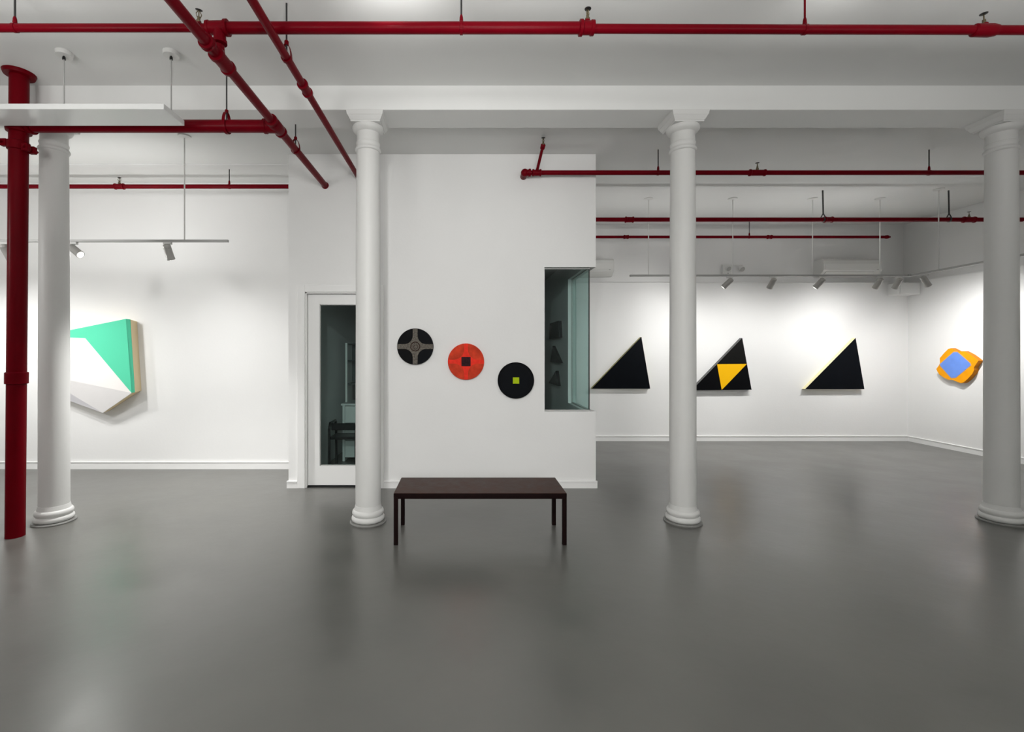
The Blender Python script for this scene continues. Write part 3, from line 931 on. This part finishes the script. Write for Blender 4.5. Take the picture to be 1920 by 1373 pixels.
# ---------------------------------------------------------------- black triangle paintings
def triangle(label, a, l, r, side_mat, face_mat='black_blue', yellow=False, depth=0.085):
    yf, yb = RY - depth, RY - 0.001
    A, L, R = W(*a, yf), W(*l, yf), W(*r, yf)
    t = thing('triangle_painting', label, 'painting', ((A.x + R.x) / 2, RY, L.z), 'black triangular paintings on the back right wall')
    back = Vector((0, yb - yf, 0))
    bm = BM()
    slab(bm, [A, L, R], back)
    obj('stretcher', bm, M[side_mat], t)
    e = Vector((0, -0.004, 0))
    if not yellow:
        obj('face', slab(BM(), [A + e, L + e, R + e], (0, 0.0045, 0)), M[face_mat], t)
    else:
        mAL, mAR, mLR = (A + L) / 2, (A + R) / 2, (L + R) / 2
        for tri in ((A, mAL, mAR), (mAL, L, mLR), (mAR, mLR, R)):
            obj('black_field', slab(BM(), [p + e for p in tri], (0, 0.0045, 0)), M['soft_black' if tri[0] is A else 'black'], t)
        obj('yellow_field', slab(BM(), [p + e for p in (mAL, mLR, mAR)], (0, 0.0045, 0)), M['yellow'], t)
    return t


triangle('plain black triangle with a thin olive edge, just right of the corner window', (1202.5, 632), (1109, 729), (1219, 729), 'olive', depth=0.07)
triangle('black triangle with an inverted yellow triangle in its middle', (1391.5, 634), (1297, 732), (1409, 731), 'charcoal', yellow=True)
triangle('plain black triangle with a broad cream left edge, farthest right', (1604, 634), (1509.5, 730), (1620.5, 730), 'cream')

# ---------------------------------------------------------------- orange and blue piece on the right wall
XO = XR - 0.075
zoom = lambda u, v: (1640 + u / 4.904, 600 + v / 4.904)


def on_right(u, v, X):
    px, py = zoom(u, v)
    Y = X * 875.0 / (px - 868.0)
    return Vector((X, Y, EYE - (py - 660.0) * Y / 875.0))


out = [(705, 260), (728, 272), (760, 290), (790, 290), (822, 288), (880, 318), (926, 352), (955, 375), (930, 412), (912, 440), (915, 462), (900, 495), (855, 545),
       (820, 574), (795, 582), (760, 570), (720, 552), (680, 552), (640, 532), (600, 506), (578, 474), (568, 452), (590, 422), (602, 398), (600, 352), (640, 305), (680, 266)]
P = [on_right(u, v, XO) for u, v in out]
t = thing('wall_relief', 'orange wavy-edged wall piece with a blue diamond, by the rightmost column', 'artwork', (XR, sum(p.y for p in P) / len(P), sum(p.z for p in P) / len(P)))
obj('orange_body', slab(BM(), P, (0.077, 0, 0)), M['orange_side'], t)
obj('orange_face', slab(BM(), [p + Vector((-0.004, 0, 0)) for p in P], (0.0045, 0, 0)), M['orange'], t)
dia = [(728, 292), (765, 292), (886, 398), (892, 418), (748, 536), (705, 538), (602, 424), (598, 408)]
obj('diamond_outline', slab(BM(), [on_right(u, v, XO) + Vector((-0.006, 0, 0)) for u, v in dia], (0.003, 0, 0)), M['pinkish'], t)
cu, cv = 745, 413
obj('blue_diamond', slab(BM(), [on_right(cu + (u - cu) * 0.95, cv + (v - cv) * 0.95, XO) + Vector((-0.008, 0, 0)) for u, v in dia], (0.003, 0, 0)), M['blue'], t)

# ---------------------------------------------------------------- faceted green and white relief on the left rear wall
FY = 6.50
q = lambda px, py, Y=FY: W(px, py, Y)
TR, TRo = q(236, 598), q(243.5, 599, FY + 0.035)
BR, BRo = q(246.5, 737), q(252, 736, FY + 0.035)
TL, ML = q(92, 627), q(86, 684, FY + 0.05)
E1, E2 = q(92, 631.5), q(160, 634.5)
K1 = q(92, 705.5)
BV = q(192.5, 774.6, FY + 0.06)
BL = q(92, 738, FY + 0.09)
t = thing('faceted_relief', 'folded relief in mint green and white, behind the leftmost column', 'artwork', (-4.9, LY, 1.0))
# body: box of raw canvas sides back to the wall
rim = [TL, TR, TRo, BRo, BR, BV, BL, ML]
cen = Vector((-5.1, LY, 1.45))
bk = []
for p in rim:
    v = Vector((p.x, LY - 0.001, p.z))
    bk.append(cen + (v - cen) * 0.97)
bm = BM()
f = [bm.verts.new(p + Vector((0, 0.003, 0))) for p in rim]
b = [bm.verts.new(p) for p in bk]
for i in range(len(f)):
    j = (i + 1) % len(f)
    bm.faces.new((f[i], b[i], b[j], f[j]))
bm.faces.new(b[::-1])
obj('canvas_side', bm, M['art_side'], t)
th = (0, 0.012, 0)
obj('green_panel', slab(BM(), [TL, TR, BR, E2, E1], th), M['green'], t)
obj('green_edge', slab(BM(), [TR, TRo, BRo, BR], th), M['green'], t)
obj('white_panel', slab(BM(), [E1, E2, BR, K1], th), M['art_white'], t)
K2 = q(131.5, 726, FY + 0.025)
BV2 = q(180, 767, FY + 0.055)
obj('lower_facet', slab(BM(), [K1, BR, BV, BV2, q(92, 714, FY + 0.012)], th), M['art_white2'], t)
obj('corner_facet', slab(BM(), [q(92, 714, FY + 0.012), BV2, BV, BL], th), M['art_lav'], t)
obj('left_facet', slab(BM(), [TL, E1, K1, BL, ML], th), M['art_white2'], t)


# ---------------------------------------------------------------- fittings high on the right-hand walls
def air_conditioner(x0, label):
    x1, yb = x0 + 1.09, RYU
    z0, z1 = 3.095, 3.425
    t = thing('air_conditioner', label, 'air conditioner', (x0 + 0.54, yb, z0), 'wall air conditioners')
    # shell profile (depth from wall, height)
    prof = [(0.0, z0 + 0.01), (0.0, z1), (0.20, z1), (0.245, z1 - 0.035), (0.262, z1 - 0.10), (0.262, z0 + 0.115), (0.235, z0 + 0.085), (0.12, z0 + 0.01)]
    bm = BM()
    prism(bm, [(x0, yb - d, h) for d, h in prof], [(x1, yb - d, h) for d, h in prof])
    obj('shell', bm, M['white_metal'], t)
    obj('front_panel', box(BM(), x0 + 0.025, x1 - 0.025, yb - 0.272, yb - 0.262, z0 + 0.125, z1 - 0.10, 0.003), M['white_metal'], t)
    bm = BM()
    a, b2 = (yb - 0.245, z0 + 0.075), (yb - 0.12, z0 - 0.002)
    prism(bm, [(x0 + 0.06, a[0], a[1]), (x1 - 0.14, a[0], a[1]), (x1 - 0.14, b2[0], b2[1]), (x0 + 0.06, b2[0], b2[1])],
          [(x0 + 0.06, a[0] + 0.006, a[1] + 0.012), (x1 - 0.14, a[0] + 0.006, a[1] + 0.012), (x1 - 0.14, b2[0] + 0.006, b2[1] + 0.012), (x0 + 0.06, b2[0] + 0.006, b2[1] + 0.012)])
    obj('air_flap', bm, M['white_metal'], t)
    bm = BM()
    for k in range(9):
        xx = x0 + 0.05 + k * 0.11
        box(bm, xx, xx + 0.09, yb - 0.19, yb - 0.05, z1 - 0.001, z1 + 0.004)
    obj('intake_grille', bm, M['grey_metal'], t)
    obj('indicator', box(BM(), x1 - 0.10, x1 - 0.07, yb - 0.266, yb - 0.260, z0 + 0.112, z0 + 0.122), M['grey_metal'], t)
    return t


air_conditioner(6.72, 'white air conditioner high on the right of the back wall, fully visible')
air_conditioner(1.727, 'white air conditioner half hidden behind the centre wall by the corner window')

ex = (1376 - 868) / 875 * 8.9
t = thing('emergency_light', 'small white twin-headed emergency lamp above the yellow triangle painting', 'emergency light', (ex, RYU, 3.26))
x0 = (1354.5 - 868) / 875 * 8.9
obj('housing', box(BM(), x0, x0 + 0.155, RYU - 0.07, RYU, 3.165, 3.325, 0.008), M['white_metal'], t)
obj('arm', box(BM(), x0, x0 + 0.40, RYU - 0.05, RYU - 0.02, 3.325, 3.345, 0.003), M['white_metal'], t)
for dx, dz in ((0.085, 3.270), (0.345, 3.262)):
    h = obj('lamp_head', lathe(BM(), [(0.020, 0.0), (0.042, 0.02), (0.052, 0.07), (0.050, 0.075)], (x0 + dx, RYU - 0.04, dz + 0.02), (0.15, -1, -0.55), 20), M['white_metal'], t, smooth=True)
    obj('lamp_glass', lathe(BM(), [(0.044, 0.0755), (0.040, 0.079)], (x0 + dx, RYU - 0.04, dz + 0.02), (0.15, -1, -0.55), 18), M['grey_metal'], h)
obj('test_button', lathe(BM(), [(0.008, 0.0), (0.007, 0.006)], (x0 + 0.095, RYU - 0.070, 3.178), (0, -1, 0), 10), M['dark_metal'], t)

t = thing('cover_box', 'plain white box tucked in the back right corner under the lighting track', 'cover box', (8.2, 8.8, 2.73))
obj('casing', box(BM(), 8.005, XR, 8.56, RY, 2.735, 2.95, 0.006), M['wall'], t)
obj('lid', box(BM(), 8.020, XR - 0.015, 8.551, 8.560, 2.750, 2.935, 0.003), M['wall'], t)

# ---------------------------------------------------------------- things inside the dark office, seen through the glass, then shapes for reflections
t = thing('office_desk', 'pale cabinet desk seen dimly through the glass door', 'desk', (-1.4, 7.4, 0))
obj('worktop', box(BM(), -1.87, -0.60, 7.15, 7.75, 0.855, 0.885, 0.003), M['white_metal'], t)
obj('side_panel', box(BM(), -1.85, -1.815, 7.17, 7.73, 0, 0.855), M['white_metal'], t)
obj('side_panel', box(BM(), -0.66, -0.625, 7.17, 7.73, 0, 0.855), M['white_metal'], t)
for i in range(3):
    d = obj('drawer', box(BM(), -1.81, -1.30, 7.165, 7.70, 0.06 + i * 0.265, 0.315 + i * 0.265, 0.004), M['white_metal'], t)
    obj('drawer_handle', box(BM(), -1.62, -1.49, 7.145, 7.165, 0.24 + i * 0.265, 0.255 + i * 0.265), M['dark_metal'], d)
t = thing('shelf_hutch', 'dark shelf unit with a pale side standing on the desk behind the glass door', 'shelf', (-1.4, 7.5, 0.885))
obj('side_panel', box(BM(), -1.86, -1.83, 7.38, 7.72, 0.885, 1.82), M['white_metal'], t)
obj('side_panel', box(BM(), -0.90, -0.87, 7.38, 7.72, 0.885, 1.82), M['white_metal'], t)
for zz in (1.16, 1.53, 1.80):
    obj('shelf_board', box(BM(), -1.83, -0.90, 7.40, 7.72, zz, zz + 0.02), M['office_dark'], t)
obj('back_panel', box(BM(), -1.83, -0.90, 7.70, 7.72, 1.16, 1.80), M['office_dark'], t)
t = thing('office_chair', 'dark tube-framed chair seen dimly through the glass door', 'chair', (-1.72, 6.75, 0))
bm = BM()
for x in (-1.90, -1.52):
    pts = [(x, 6.62, 0), (x, 6.63, 0.58), (x, 6.68, 0.66), (x, 6.95, 0.66), (x, 6.99, 0.58), (x, 7.00, 0)]
    for p0, p1 in zip(pts, pts[1:]):
        tube(bm, p0, p1, 0.018, 10)
obj('frame', bm, M['dark_metal'], t, smooth=True)
obj('seat', box(BM(), -1.90, -1.52, 6.64, 6.98, 0.43, 0.47, 0.012), M['dark_metal'], t)
obj('backrest', box(BM(), -1.88, -1.54, 6.655, 6.685, 0.56, 0.66, 0.010), M['dark_metal'], t)

xw = CX1 - T
g = 'dark solids for reflections in the corner window'
def reflection_shape(label, pts, zc, yc):
    t = thing('window_reflection', label, 'artwork', (xw, yc, zc), g)  # dark solids added to stand for reflections in the corner window
    P = [Vector((xw - 0.045, yc + u, zc + v)) for u, v in pts]
    obj('slab', slab(BM(), P, (0.047, 0, 0)), M['reflection_dark'], t)
    obj('face', slab(BM(), [p + Vector((-0.004, 0, 0)) for p in P], (0.0035, 0, 0)), M['office_dark'], t)
reflection_shape('small dark square standing for a reflection in the corner window, topmost of three', [(-0.42, -0.12), (0.42, -0.12), (0.36, 0.14), (-0.36, 0.14)], 2.02, 7.55)
reflection_shape('small dark triangle standing for a reflection in the corner window, middle of three', [(-0.42, -0.11), (0.36, -0.11), (0.18, 0.16)], 1.62, 7.5)
reflection_shape('small dark triangle standing for a reflection in the corner window, lowest of three', [(-0.36, -0.10), (0.40, -0.10), (-0.20, 0.13)], 1.25, 7.6)
